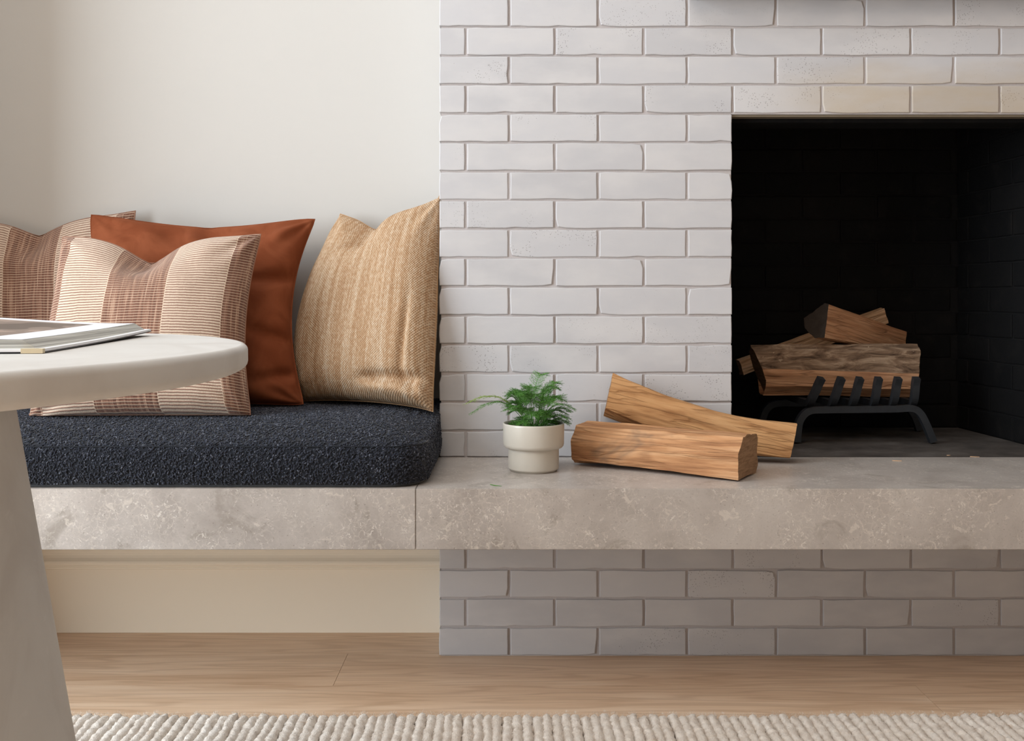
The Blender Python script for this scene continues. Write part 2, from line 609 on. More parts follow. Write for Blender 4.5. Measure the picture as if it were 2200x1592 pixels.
def fb_bricks(origin, ux, L, face, first):
    """rows of bricks on a firebox plane: origin at floor, ux unit direction, face normal"""
    ang = math.atan2(ux.y, ux.x)
    zr = ZS
    k = 0
    ph = 50 * sB
    while zr < 1.55:
        z1_ = zr + ph - 0.005
        p = 161 * sB
        x = (first if k % 2 == 0 else first - p / 2) - p * 2
        while x < L:
            a, b = max(x + 0.003, 0.0), min(x + p - 0.003, L)
            x += p
            if b - a < 0.02: continue
            key = (round(b - a, 3), 'soot', rB.randrange(5))
            if key not in cache:
                me = brick_mesh(b - a, ph - 0.005, 0.02, rB, 0.5, 0.0025)
                me.materials.append(M_sootbrick)
                cache[key] = me
            o = bpy.data.objects.new('brick', cache[key])
            COL.objects.link(o)
            o.parent = fb
            o.matrix_parent_inverse = Matrix.Translation(fb.location).inverted()
            c = origin + ux * ((a + b) / 2) + face * rB.uniform(-0.001, 0.002)
            o.location = (c.x, c.y, (zr + z1_) / 2)
            o.rotation_euler = (0, 0, ang)
        zr += ph
        k += 1


fb_bricks(Vector((BX0, BY, 0)), Vector((1, 0, 0)), BX1 - BX0, Vector((0, -1, 0)), (1642 - HX) * sB - BX0)
u = Vector((FX1 - BX1, 0.02 - BY, 0)); L = u.length; u.normalize()
fb_bricks(Vector((BX1, BY, 0)), u, L, Vector((-1, 0, 0)), 0.06)
u = Vector((BX0 - FX0, BY - 0.02, 0)); u.normalize()
fb_bricks(Vector((FX0, 0.02, 0)), u, L, Vector((1, 0, 0)), 0.12)

# unseen frame added over the fireplace, just above the view, to shade the top bricks
caster = empty('shade_frame', (0.88, -0.02, 1.53))
tag(caster, 'unseen dark framed panel added above the fire opening to shade the top bricks', 'picture')
M_frame = m_simple('black_frame', (30, 28, 28), 0.5)
PXA, PXB, PZA, PZB = 0.40, 1.38, 1.505, 2.15
bm = bmesh.new()
for (a, b, c, d) in ((PXA, PXB, PZA, PZA + 0.03), (PXA, PXB, PZB - 0.03, PZB), (PXA, PXA + 0.03, PZA + 0.03, PZB - 0.03), (PXB - 0.03, PXB, PZA + 0.03, PZB - 0.03)):
    bm_box(bm, a, b, -0.065, -0.004, c, d)
link('frame', bm_mesh('frame', bm), M_frame, caster)
box('panel', PXA + 0.028, PXB - 0.028, -0.05, -0.02, PZA + 0.028, PZB - 0.028, m_simple('shade_panel', (70, 66, 64), 0.6), caster)

# ================================================================ STONE BENCH AND HEARTH
XS = (893 - HX) * (YB + 2.25) / F
bm = bmesh.new()
prism(bm, [(-1.398, YB), (XS - 0.0004, YB), (XS - 0.0004, 0.0), (CX0 - 0.0015, 0.0), (CX0 - 0.0015, YW - 0.0005), (-1.398, YW - 0.0005)], ZS - 0.116, ZS)
bmesh.ops.bevel(bm, geom=list(bm.edges), offset=0.0012, segments=2, affect='EDGES')
tag(link('stone_bench', bm_mesh('stone_bench', bm), M_stone), 'pale fossil limestone bench slab under the dark seat cushion', 'bench')
bm = bmesh.new()
prism(bm, [(XS + 0.0004, YB), (2.1, YB), (2.1, -0.0015), (XS + 0.0004, -0.0015)], ZS - 0.116, ZS)
bmesh.ops.bevel(bm, geom=list(bm.edges), offset=0.0012, segments=2, affect='EDGES')
tag(link('stone_hearth', bm_mesh('stone_hearth', bm), M_stone), 'pale fossil limestone hearth slab carrying the fern pot and loose logs', 'hearth')

# ================================================================ SEAT CUSHION
def m_boucle(name, dark, mid, light, attr=None):
    t = NT(name)
    if attr:
        a = t.n('ShaderNodeAttribute', attribute_name=attr).outputs['Fac']
    else:
        a = t.noise(t.pos(), 260, 3)
    c = t.ramp(a, [(0.0, rgb(*dark)), (0.55, rgb(*mid)), (0.86, rgb(*mid)), (1.0, rgb(*light))])
    fine = t.noise(t.pos(), 900, 2)
    c = t.mix(t.math('MULTIPLY', t.step(fine, 0.5, 0.8), 0.35), c, rgb(*light))
    return t.out(c, 0.95, None, 0.15, Sheen_Weight=0.25, Sheen_Roughness=0.5)


M_bou = m_boucle('dark_boucle_base', (14, 15, 19), (24, 26, 33), (52, 54, 62))
M_nub = m_boucle('dark_boucle_nubs', (19, 21, 28), (38, 42, 55), (96, 99, 110), 'shade')

SX0, SX1, SY0, SY1 = -1.385, CX0 + 0.002, YB + 0.006, YW - 0.02
SZ0 = ZS + 0.001


def rrect(o, zr=1.0):
    """rounded rectangle outline shrunk by o; only the front right corner is generously round"""
    x0, x1, ya, yb = SX0 + o, SX1 - o, SY0 + o, SY1 - o
    pts = []
    def corner(cx, cy, r, a0):
        for k in range(9):
            a = a0 + PI / 2 * k / 8
            pts.append((cx + r * math.cos(a), cy + r * math.sin(a)))
    rs = [max(0.004, r - o * 0.55) for r in (0.03, 0.075, 0.02, 0.02)]
    corner(x0 + rs[0], ya + rs[0], rs[0], PI)
    for k in range(1, 30): pts.append((x0 + rs[0] + (x1 - rs[1] - x0 - rs[0]) * k / 30, ya))
    corner(x1 - rs[1], ya + rs[1], rs[1], -PI / 2)
    corner(x1 - rs[2], yb - rs[2], rs[2], 0)
    for k in range(1, 30): pts.append((x1 - rs[2] + (x0 + rs[3] - x1 + rs[2]) * k / 30, yb))
    corner(x0 + rs[3], yb - rs[3], rs[3], PI / 2)
    return pts


rings = []
for (o, z) in ((0.010, 0.0), (0.003, 0.006), (-0.001, 0.02), (-0.003, 0.04), (-0.001, 0.06), (0.002, 0.071), (0.006, 0.0765), (0.014, 0.082), (0.026, 0.088), (0.045, 0.096), (0.07, 0.104), (0.10, 0.110), (0.14, 0.114), (0.19, 0.116), (0.24, 0.117)):
    rings.append([(x, y, SZ0 + (z if z < 0.07 else z + (0.1165 - z) * sstep(y, -0.06, 0.05))) for x, y in rrect(o)])
m = len(rings[0])
V = [p for r in rings for p in r]
FCs = []
for q in range(len(rings) - 1):
    for k in range(m):
        FCs.append((q * m + k, q * m + (k + 1) % m, (q + 1) * m + (k + 1) % m, (q + 1) * m + k))
FCs.append(tuple(range(m))[::-1])
FCs.append(tuple((len(rings) - 1) * m + k for k in range(m)))
seat = link('seat_cushion', pymesh('seat_cushion', V, FCs), M_bou, smooth=True)
tag(seat, 'thick charcoal navy boucle seat cushion lying on the stone bench', 'cushion')

# boucle nubs: thousands of little curled loops over the visible faces
nr = np.random.default_rng(4)
Va = np.array(V)
tri = []
for f in FCs[:-2]:
    tri += [(f[0], f[1], f[2]), (f[0], f[2], f[3])]
cap = FCs[-1]
half = m // 2
tri += [(cap[0], cap[i], cap[i + 1]) for i in range(1, m - 1)]
tri = np.array(tri)
A_, B_, C_ = Va[tri[:, 0]], Va[tri[:, 1]], Va[tri[:, 2]]
nn = np.cross(B_ - A_, C_ - A_)
ar = np.linalg.norm(nn, axis=1) / 2
ctr = (A_ + B_ + C_) / 3
nu = nn / (2 * ar[:, None] + 1e-12)
keep = (ctr[:, 1] < 0.10) | (nu[:, 2] > 0.5)
keep &= (nu[:, 2] > -0.5) & ~((nu[:, 1] > 0.3) & (nu[:, 2] < 0.3))
wgt = np.where(keep, ar, 0)
N = 68000
idx = nr.choice(len(tri), N, p=wgt / wgt.sum())
r1, r2 = np.sqrt(nr.random(N)), nr.random(N)
P = A_[idx] * (1 - r1)[:, None] + B_[idx] * (r1 * (1 - r2))[:, None] + C_[idx] * (r1 * r2)[:, None]
Nn = nu[idx]
ok = (P[:, 0] > -1.30) & (P[:, 0] < CX0 - 0.003 + 0.012 * (P[:, 1] < -0.012))
P, Nn = P[ok], Nn[ok]
N = len(P)
ph = (1 + 5 ** 0.5) / 2
ico = np.array([(-1, ph, 0), (1, ph, 0), (-1, -ph, 0), (1, -ph, 0), (0, -1, ph), (0, 1, ph), (0, -1, -ph), (0, 1, -ph), (ph, 0, -1), (ph, 0, 1), (-ph, 0, -1), (-ph, 0, 1)]) / math.sqrt(1 + ph * ph)
icf = np.array([(0, 11, 5), (0, 5, 1), (0, 1, 7), (0, 7, 10), (0, 10, 11), (1, 5, 9), (5, 11, 4), (11, 10, 2), (10, 7, 6), (7, 1, 8), (3, 9, 4), (3, 4, 2), (3, 2, 6), (3, 6, 8), (3, 8, 9), (4, 9, 5), (2, 4, 11), (6, 2, 10), (8, 6, 7), (9, 8, 1)])
ref = nr.normal(size=(N, 3))
t1 = np.cross(Nn, ref); t1 /= np.linalg.norm(t1, axis=1)[:, None]
t2 = np.cross(Nn, t1)
sa = nr.uniform(0.0018, 0.0036, N); sb = nr.uniform(0.0010, 0.0019, N); sc = nr.uniform(0.0012, 0.0024, N)
lift = nr.uniform(-0.0004, 0.0012, N)
tw = Nn * nr.uniform(-0.5, 0.5, N)[:, None]
la = t1 + tw
la /= np.linalg.norm(la, axis=1)[:, None]
pts = (P + Nn * lift[:, None])[:, None, :] + ico[None, :, 0:1] * (la * sa[:, None])[:, None, :] + ico[None, :, 1:2] * (t2 * sb[:, None])[:, None, :] + ico[None, :, 2:3] * (Nn * sc[:, None])[:, None, :]
pts[:, :, 2] = np.maximum(pts[:, :, 2], ZS + 0.0006)
fa = (icf[None] + (np.arange(N) * 12)[:, None, None]).reshape(-1)
me = bpy.data.meshes.new('boucle_loops')
me.vertices.add(N * 12)
me.vertices.foreach_set('co', pts.reshape(-1))
nf = N * 20
me.loops.add(nf * 3)
me.loops.foreach_set('vertex_index', fa)
me.polygons.add(nf)
me.polygons.foreach_set('loop_start', np.arange(nf) * 3)
me.polygons.foreach_set('loop_total', np.full(nf, 3))
me.polygons.foreach_set('use_smooth', np.ones(nf, bool))
at_ = me.attributes.new('shade', 'FLOAT', 'POINT')
at_.data.foreach_set('value', np.repeat(nr.random(N), 12).astype(np.float32))
me.update()
nub = link('boucle_loops', me, M_nub, seat)
nub['kind'] = 'stuff'
# front seam
sp = [Vector((x, y, SZ0 + 0.0775)) for x, y in rrect(0.0045)[9:50]]
link('seam', tube_mesh('seam', sp, 0.0012, 5), M_bou, seat)

# ================================================================ PILLOWS
def pillow(name, TL, TR, BR, BL, Tf, Tb, mat, label, cc=0.05, ccr=None, cvt=0.03, cvb=0.02, chop=None, seed=1, wr=0.006, N=72, power=2.6, extra=None, sag=0.85, ear=0.035, seam=None, clampf=None):
    TL, TR, BR, BL = map(Vector, (TL, TR, BR, BL))
    nrm = (TR - TL + BR - BL).cross(TL - BL + TR - BR).normalized()
    if nrm.y > 0: nrm = -nrm
    org = (BL + BR) / 2
    verts, uvs, faces = [], [], []
    off = Vector((seed * 13.1, seed * 5.7, seed * 2.3))

    def pt(u, v, side):
        U, W = 2 * u - 1, 2 * v - 1
        cq = cc if (U < 0 or ccr is None) else ccr
        uu = 0.5 + (u - 0.5) * (1 - cq * (1 - W * W) * min(1.0, abs(U) * 1.6))
        cv = cvt if W > 0 else cvb
        vv = 0.5 + (v - 0.5) * (1 - 2 * cv * (1 - U * U))
        p = TL * (1 - uu) * vv + TR * uu * vv + BR * uu * (1 - vv) + BL * (1 - uu) * (1 - vv)
        vs_ = v ** sag
        Ws = 2 * vs_ - 1
        pr = math.sqrt(max(0, (1 - abs(U) ** power) * (1 - abs(Ws) ** power)))
        g = 0
        if chop:
            u0, wd, dep = chop
            g = math.exp(-((u - u0) / wd) ** 2)
            gv = 0.55 * max(0.0, 1 - abs(u - u0) / (2.6 * wd)) ** 1.5 + 0.45 * g
            p.z -= dep * gv * sstep(v, 0.62, 1.0) ** 1.3
            pr *= 1 - 0.55 * g * sstep(v, 0.72, 1.0)
        d = (Tf if side > 0 else -Tb) * pr
        if side > 0:
            q = Vector((u * 3.2, v * 3.2, 0)) + off
            wv = noise.noise(q) * 1.0 + 0.5 * noise.noise(q * 2.3)
            d += wr * wv * min(1, pr * 2)
            for (cu, cvv) in ((0, 0), (1, 0), (0, 1), (1, 1)):     # gathers running in from the corners
                du, dv = abs(u - cu), abs(v - cvv)
                r = math.hypot(du, dv)
                an = math.atan2(dv, du)
                d += 0.0045 * math.sin(an * 9 + seed + cu * 2 + cvv) * math.exp(-(r / 0.22) ** 2) * min(1, r * 9)
            if chop:
                d -= 0.006 * math.exp(-((u - chop[0]) / 0.035) ** 2) * sstep(v, 0.70, 0.98)
            if extra: d += extra(u, v) * min(1, pr * 3)
        ck = (abs(U) ** 9) * (abs(W) ** 9)
        p = p.lerp((TL + TR + BL + BR) / 4, ear * ck)
        p = p + nrm * d
        if clampf: p = clampf(p)
        return p

    for side in (1, -1):
        base = len(verts)
        for j in range(N + 1):
            for i in range(N + 1):
                # denser rows near the rim
                u = 0.5 - 0.5 * math.cos(PI * i / N) if True else i / N
                v = 0.5 - 0.5 * math.cos(PI * j / N)
                u = 0.5 * u + 0.5 * i / N
                v = 0.5 * v + 0.5 * j / N
                verts.append(pt(u, v, side)); uvs.append((u, v))
        for j in range(N):
            for i in range(N):
                a = base + j * (N + 1) + i
                q = (a, a + 1, a + N + 2, a + N + 1)
                faces.append(q if side > 0 else q[::-1])
    me = pymesh(name, [v - org for v in verts], faces)
    ul = me.uv_layers.new(name='UVMap')
    for lp in me.loops:
        ul.data[lp.index].uv = uvs[lp.vertex_index]
    bm = bmesh.new(); bm.from_mesh(me)
    bmesh.ops.remove_doubles(bm, verts=bm.verts, dist=1e-5)
    bmesh.ops.recalc_face_normals(bm, faces=bm.faces)
    bm.to_mesh(me); bm.free()
    o = link(name, me, mat, smooth=True, loc=org)
    tag(o, label, 'pillow')
    if seam:
        path = []
        for k in range(4 * 30 + 1):
            e, s = divmod(k, 30)
            s /= 30
            uv = ((s, 0), (1, s), (1 - s, 1), (0, 1 - s), (0, 0))[e]
            path.append(pt(uv[0], uv[1], 1) - org)
        so = link('seam', tube_mesh('seam', path, seam[1], 6, cap=False), seam[0], smooth=True)
        so.parent = o
    return o


def m_stripe():
    t = NT('striped_woven_fabric')
    uv = t.sep(t.co('UV'))
    u, v = uv[0], uv[1]
    p = t.co('UV')
    wob = t.math('MULTIPLY_ADD', t.noise(t.map(p, (14, 3, 1)), 1.0, 3), 0.008, -0.004)
    row = t.math('FRACT', t.math('MULTIPLY', t.math('ADD', v, wob), 68))
    tri_ = t.math('ABSOLUTE', t.math('SUBTRACT', row, 0.5))            # 0 at the line, 0.5 between lines
    # bands across the pillow
    def band(a, b):
        return t.math('MULTIPLY', t.math('GREATER_THAN', u, a), t.math('LESS_THAN', u, b))
    cream = t.math('ADD', band(0.075, 0.325), band(0.615, 0.905))
    thread = t.math('FRACT', t.math('MULTIPLY', u, 150))
    tt = t.math('ABSOLUTE', t.math('SUBTRACT', thread, 0.5))
    slub = t.noise(t.map(p, (150, 9, 1)), 1.0, 3)
    vert = t.noise(t.map(p, (75, 3, 1), loc=(3, 3, 0)), 1.0, 3, 0.6)
    seg = t.noise(t.map(p, (60, 68, 1)), 1.0, 2)
    # cream band: thin brown lines; brown band: thin cream lines and pale vertical flecks
    lineC = t.math('SUBTRACT', 1.0, t.step(tri_, t.math('MULTIPLY_ADD', seg, 0.16, 0.06), t.math('MULTIPLY_ADD', seg, 0.16, 0.17)))
    lineB = t.math('SUBTRACT', 1.0, t.step(tri_, 0.055, 0.15))
    cr = t.mix(slub, rgb(226, 205, 184), rgb(206, 182, 160))
    br = t.mix(t.step(vert, 0.35, 0.68), rgb(112, 76, 62), rgb(150, 110, 90))
    colC = t.mix(t.math('MULTIPLY', lineC, 0.85), cr, rgb(128, 88, 72))
    flk = t.math('MULTIPLY', t.step(t.math('MULTIPLY', vert, 1.0), 0.54, 0.66), t.math('LESS_THAN', tt, 0.2))
    colB = t.mix(t.math('MULTIPLY', t.math('MAXIMUM', lineB, t.math('MULTIPLY', flk, 0.7)), 0.75), br, rgb(222, 196, 170))
    edge = t.math('LESS_THAN', t.math('MINIMUM', t.math('ABSOLUTE', t.math('SUBTRACT', u, 0.325)), t.math('MINIMUM', t.math('ABSOLUTE', t.math('SUBTRACT', u, 0.615)), t.math('ABSOLUTE', t.math('SUBTRACT', u, 0.905)))), 0.0022)
    c = t.mix(cream, colB, colC)
    c = t.mix(t.math('MULTIPLY', edge, 0.7), c, rgb(224, 200, 176))
    rib = t.math('MULTIPLY', t.step(tri_, 0.05, 0.3), t.math('MULTIPLY_ADD', t.step(tt, 0.0, 0.3), 0.35, 0.65))
    return t.out(c, 0.9, t.bump(rib, 0.55, 0.0022), 0.15, Sheen_Weight=0.15)


M_stripe = m_stripe()


def m_jute():
    t = NT('jute_weave')
    p = t.co('UV')
    uv = t.sep(p)
    u, v = uv[0], uv[1]
    st = t.noise(t.map(p, (26, 1.3, 1)), 1.0, 4, 0.65)
    st2 = t.noise(t.map(p, (80, 46, 1), loc=(2, 5, 0)), 1.0, 3, 0.6)
    s = t.math('ADD', t.math('MULTIPLY', st, 0.58), t.math('MULTIPLY', st2, 0.42))
    a = t.math('SINE', t.math('MULTIPLY', u, 2 * PI * 62))
    b = t.math('SINE', t.math('MULTIPLY', v, 2 * PI * 80))
    wv = t.math('MULTIPLY_ADD', t.math('MULTIPLY', a, b), 0.5, 0.5)       # basket weave
    c = t.ramp(s, [(0.34, rgb(164, 126, 92)), (0.46, rgb(182, 148, 115)), (0.54, rgb(200, 172, 142)), (0.66, rgb(218, 198, 174))])
    c = t.mix(t.math('MULTIPLY', t.math('SUBTRACT', 1.0, t.step(wv, 0.10, 0.55)), 0.55), c, rgb(132, 96, 66))
    sp_ = t.step(t.noise(t.map(p, (120, 120, 1)), 1.0, 2), 0.58, 0.72)
    c = t.mix(t.math('MULTIPLY', sp_, 0.35), c, rgb(228, 208, 182))
    h = t.math('ADD', wv, t.math('MULTIPLY', st2, 0.6))
    return t.out(c, 0.95, t.bump(h, 0.6, 0.002), 0.1)


M_jute = m_jute()


def m_velvet():
    t = NT('rust_velvet')
    n = t.noise(t.co(), 12, 4, 0.6, 0.8)
    c = t.mix(t.step(n, 0.35, 0.7), rgb(122, 64, 38), rgb(138, 77, 49))
    h = t.noise(t.co(), 260, 3)
    return t.out(c, 0.85, t.bump(h, 0.12, 0.001), 0.1, Sheen_Weight=0.35, Sheen_Roughness=0.35, Sheen_Tint=rgb(196, 128, 92))


M_velvet = m_velvet()
M_seam_stripe = m_simple('woven_seam', (150, 112, 92), 0.9, 200)


def cushion_top(p):
    o = min(p.y - SY0, SX1 - p.x)
    z = float(np.interp(o, (0.006, 0.014, 0.026, 0.045, 0.07, 0.10, 0.14, 0.19, 0.24), (0.0765, 0.082, 0.088, 0.096, 0.104, 0.110, 0.114, 0.116, 0.117)))
    return SZ0 + z + max(0.0, 0.1165 - z) * sstep(p.y, -0.06, 0.05) + 0.0042


def off_wall(p):
    zt = cushion_top(p)
    if p.z < zt: p.z = zt + 0.15 * (p.z - zt) * 0
    if p.y > YW - 0.003: p.y = YW - 0.003
    if p.x > CX0 - 0.003 and p.y > -0.004: p.x = CX0 - 0.003
    return p


# striped pillow at the back left
pillow('throw_pillow', at(-100, 474, 0.135), at(291, 453, 0.14), at(285, 868, 0.09), at(-95, 868, 0.09), 0.06, 0.05, M_stripe,
       'brown and cream striped woven pillow against the wall behind the others', chop=(0.47, 0.12, 0.035), seed=2, cc=0.05, cvt=0.03, ear=0.0, clampf=off_wall, seam=(M_seam_stripe, 0.0016))
# rust velvet
def rust_folds(u, v):
    a = -0.012 * math.exp(-((v - 0.62 - 0.16 * (u - 0.8)) / 0.035) ** 2) * sstep(u, 0.62, 0.95)
    b = -0.012 * math.exp(-((v - 0.36 + 0.22 * (u - 0.8)) / 0.035) ** 2) * sstep(u, 0.66, 0.95)
    c = -0.010 * math.exp(-((v - 0.13 - 0.25 * (u - 0.9)) / 0.03) ** 2) * sstep(u, 0.7, 0.95)
    d = 0.006 * math.sin(u * 30) * math.exp(-((v - 0.9) / 0.06) ** 2) * sstep(u, 0.15, 0.4)
    return 1.5 * (a + b + c + d)
pillow('throw_pillow', at(192, 457, 0.055), at(681, 466, 0.10), at(656, 872, -0.03), at(190, 876, -0.03), 0.085, 0.03, M_velvet,
       'rust brown velvet pillow leaning on the wall between striped and jute pillows', chop=(0.52, 0.30, 0.012), seed=5, cc=0.06, ccr=0.18, cvt=0.045, ear=0.02, extra=rust_folds, clampf=off_wall, seam=(M_velvet, 0.0022))
# jute pillow in the corner beside the bricks
def jute_folds(u, v):
    a = -0.020 * math.exp(-((v - 0.105 - 0.05 * (u - 0.6)) / 0.022) ** 2) * sstep(u, 0.50, 0.66) * (1 - sstep(u, 0.9, 1.0))
    b = 0.010 * math.exp(-((v - 0.05) / 0.03) ** 2) * sstep(u, 0.5, 0.7)
    c = -0.008 * math.exp(-((u - 0.86 + 0.10 * (0.4 - v)) / 0.02) ** 2) * (1 - sstep(v, 0.35, 0.6)) * sstep(v, 0.08, 0.14)
    d = -0.010 * math.exp(-((v - 0.88 + 0.5 * (0.42 - u)) / 0.03) ** 2) * sstep(u, 0.16, 0.3) * (1 - sstep(u, 0.40, 0.5))
    return a + b + c + d
pillow('throw_pillow', at(733, 463, 0.135), at(948, 424, 0.05), at(928, 880, -0.075), at(636, 862, 0.055), 0.085, 0.06, M_jute,
       'tan and cream streaked jute pillow wedged in the corner beside the bricks', chop=(0.36, 0.13, 0.030), seed=9, cc=-0.26, ccr=0.0, cvt=0.045, ear=-0.02, wr=0.004, extra=jute_folds, clampf=off_wall, power=3.0, seam=(m_simple('jute_seam', (176, 140, 104), 0.95, 200), 0.0014))
# striped pillow in front
pillow('throw_pillow', at(133, 507, -0.105), at(563, 501, -0.09), at(541, 897, -0.20), at(60, 903, -0.205), 0.085, 0.04, M_stripe,
       'brown and cream striped woven pillow in front of the rust velvet one', chop=(0.45, 0.13, 0.052), seed=14, cc=0.05, ccr=0.11, cvt=0.030, ear=0.012, clampf=off_wall, seam=(M_seam_stripe, 0.0016))

# ================================================================ TABLE AND BOOK
def m_tableplaster():
    t = NT('white_plaster')
    p = t.co()
    n = t.noise(p, 5, 5, 0.6, 1.2)
    c = t.mix(t.step(n, 0.35, 0.7), rgb(206, 203, 198), rgb(194, 189, 183))
    wv = t.noise(t.map(p, (9, 9, 14)), 1.0, 6, 0.65, 2.0)
    c = t.mix(t.math('MULTIPLY', t.step(wv, 0.60, 0.72), 0.35), c, rgb(217, 214, 210))
    return t.out(c, 0.55, t.bump(t.noise(p, 18, 5, 0.6, 0.6), 0.10, 0.004), 0.35)


M_tp = m_tableplaster()
TT, TR_, TTH = 0.767, 0.57, 0.028
tbl = empty('round_table', (-0.843, -1.311, 0))
tag(tbl, 'round white plaster table with flared pedestal carrying an open book', 'table')
rr = 0.007
prof = [(0.05, TT - TTH), (TR_ - 0.012, TT - TTH)]
prof += [(TR_ - 0.012 + 0.012 * math.sin(a), TT - TTH + 0.009 - 0.009 * math.cos(a)) for a in np.linspace(0.2, PI / 2, 6)]
prof += [(TR_ - rr + rr * math.cos(a), TT - rr + rr * math.sin(a)) for a in np.linspace(0.0, PI / 2, 6)]
prof += [(0.05, TT)]
irr = lambda a, z: 0.0022 * math.sin(3 * a + 1) + 0.0012 * math.sin(11 * a + z * 90)
o = link('tabletop', lathe_mesh('tabletop', prof, 160, irr), M_tp, tbl, smooth=False, loc=(-0.843, -1.311, 0))
for pl in o.data.polygons: pl.use_smooth = abs(pl.normal.z) < 0.995
prof = [(0.4425 - 0.159 * z, z) for z in np.linspace(0.0255, TT - TTH - 0.0002, 14)]
o = link('pedestal', lathe_mesh('pedestal', prof, 96), M_tp, tbl, smooth=False, loc=(-0.843, -1.311, 0))
for pl in o.data.polygons: pl.use_smooth = abs(pl.normal.z) < 0.9

# open book
ang = math.atan2(0.06, 0.44)
BK = Vector((-0.4205, -1.367, TT + 0.0006))          # near right corner of the cover
e1 = Vector((-math.cos(ang), -math.sin(ang), 0))       # across the page, to the spine
e2 = Vector((-math.sin(ang), math.cos(ang), 0))        # along the fore-edge
BW, BL_ = 0.27, 0.43
book = empty('open_book', BK)
tag(book, 'large open photo book with white pages lying on the round table', 'book')


def BP(a, b, z): return BK + e1 * a + e2 * b + Vector((0, 0, z))


M_cover_shadow = m_simple('dark_cover_shadow', (52, 50, 52), 0.5)
M_lining = m_simple('white_lining', (240, 240, 242), 0.6, 40, 0.02)
M_tape = m_simple('beige_tape', (214, 198, 166), 0.6, 40, 0.03)


def m_pages():
    t = NT('page_edges')
    p = t.pos()
    n = t.noise(t.map(p, (3, 3, 1400)), 1.0, 3)
    c = t.mix(t.step(n, 0.42, 0.62), rgb(150, 148, 142), rgb(206, 205, 198))
    return t.out(c, 0.8, t.bump(n, 0.3, 0.0006), 0.2)


def m_page():
    t = NT('printed_page')
    p = t.co('UV')
    uv = t.sep(p)
    u, v = uv[0], uv[1]
    inn = t.math('MULTIPLY', t.math('MULTIPLY', t.math('GREATER_THAN', u, 0.16), t.math('LESS_THAN', u, 0.93)), t.math('MULTIPLY', t.math('GREATER_THAN', v, 0.10), t.math('LESS_THAN', v, 0.90)))
    n = t.noise(t.map(p, (3, 2.2, 1)), 1.0, 3, 0.5, 0.4)
    c = t.ramp(n, [(0.38, rgb(104, 92, 84)), (0.43, rgb(140, 124, 114)), (0.5, rgb(168, 148, 136)), (0.56, rgb(112, 108, 104)), (0.62, rgb(206, 208, 212))], 'CONSTANT')
    c2 = t.mix(inn, rgb(240, 241, 246), c)
    return t.out(c2, 0.4, None, 0.4)


M_pages, M_page = m_pages(), m_page()


def page_z(a):      # height of the top page over the table, a = distance from the fore-edge
    s = max(0.0, a) / BW
    return 0.0118 + 0.0140 * sstep(s, 0.02, 0.95) - 0.010 * sstep(s, 0.93, 1.0)


for side in (0, 1):
    def SP(a, b, z, side=side): return BP(a if side == 0 else 2 * BW - a, b, z)
    # cover board: white lining over a thin dark layer that paints its shadow, far end lifting
    for nm, z0, z1, a0, b0, b1, mat in (('cover_shadow', 0.0, 0.0012, 0.0, 0.0, BL_, M_cover_shadow), ('endpaper', 0.0012, 0.0037, 0.0003, 0.0003, BL_ - 0.0003, M_lining)):
        vv = []
        nb = 20
        for z in (z0, z1):
            for a in (a0, BW + 0.002):
                for k in range(nb + 1):
                    b = b0 + (b1 - b0) * k / nb
                    vv.append(SP(a, b, z + 0.0045 * (k / nb) ** 2 * (1 - a / BW)) - BK)
        q = nb + 1
        ff = []
        for k in range(nb):
            ff += [(k, k + 1, q + k + 1, q + k), (2 * q + k, 3 * q + k, 3 * q + k + 1, 2 * q + k + 1), (k, 2 * q + k, 2 * q + k + 1, k + 1), (q + k, q + k + 1, 3 * q + k + 1, 3 * q + k)]
        ff += [(0, q, 3 * q, 2 * q), (nb, 2 * q + nb, 3 * q + nb, q + nb)]
        me = pymesh(nm, vv, ff)
        bm = bmesh.new(); bm.from_mesh(me); bmesh.ops.recalc_face_normals(bm, faces=bm.faces); bm.to_mesh(me); bm.free()
        oo = link(nm, me, mat); oo.parent = book
    # page block, its fore-edge slanting back as the leaves fan out
    na, nb = 24, 10
    vv, ff, uvs = [], [], []
    for lvl in range(6):
        l = lvl / 5
        for j in range(nb + 1):
            b = 0.007 + (BL_ - 0.014) * j / nb
            lift = 0.0045 * (b / BL_) ** 2
            for i in range(na + 1):
                a0 = 0.007 + 0.0125 * l
                a = a0 + (BW - a0) * i / na
                z = 0.0037 + (page_z(a - a0 * 0.6) - 0.0037) * l + lift * (1 - a / BW)
                vv.append(SP(a, b, z) - BK)
                uvs.append((i / na, j / nb))
    W_ = na + 1
    L_ = W_ * (nb + 1)
    for lvl in range(5):
        for i in range(na):
            for j in (0, nb):
                k = lvl * L_ + j * W_ + i
                ff.append((k, k + 1, k + L_ + 1, k + L_))
        for j in range(nb):
            for i in (0, na):
                k = lvl * L_ + j * W_ + i
                ff.append((k, k + W_, k + L_ + W_, k + L_))
    me = pymesh('page_block', vv, ff)
    bm = bmesh.new(); bm.from_mesh(me); bmesh.ops.recalc_face_normals(bm, faces=bm.faces); bm.to_mesh(me); bm.free()
    oo = link('page_block', me, M_pages); oo.parent = book
    vt = [v + Vector((0, 0, 0.0002)) for v in vv[5 * L_:]]
    ft = [(j * W_ + i, j * W_ + i + 1, (j + 1) * W_ + i + 1, (j + 1) * W_ + i) for j in range(nb) for i in range(na)]
    if side == 0: ft = [f[::-1] for f in ft]
    me = pymesh('top_page', vt, ft)
    ul = me.uv_layers.new(name='UVMap')
    for lp in me.loops: ul.data[lp.index].uv = uvs[5 * L_ + lp.vertex_index]
    blk = oo
    oo = link('top_page', me, M_page, smooth=True); oo.parent = blk
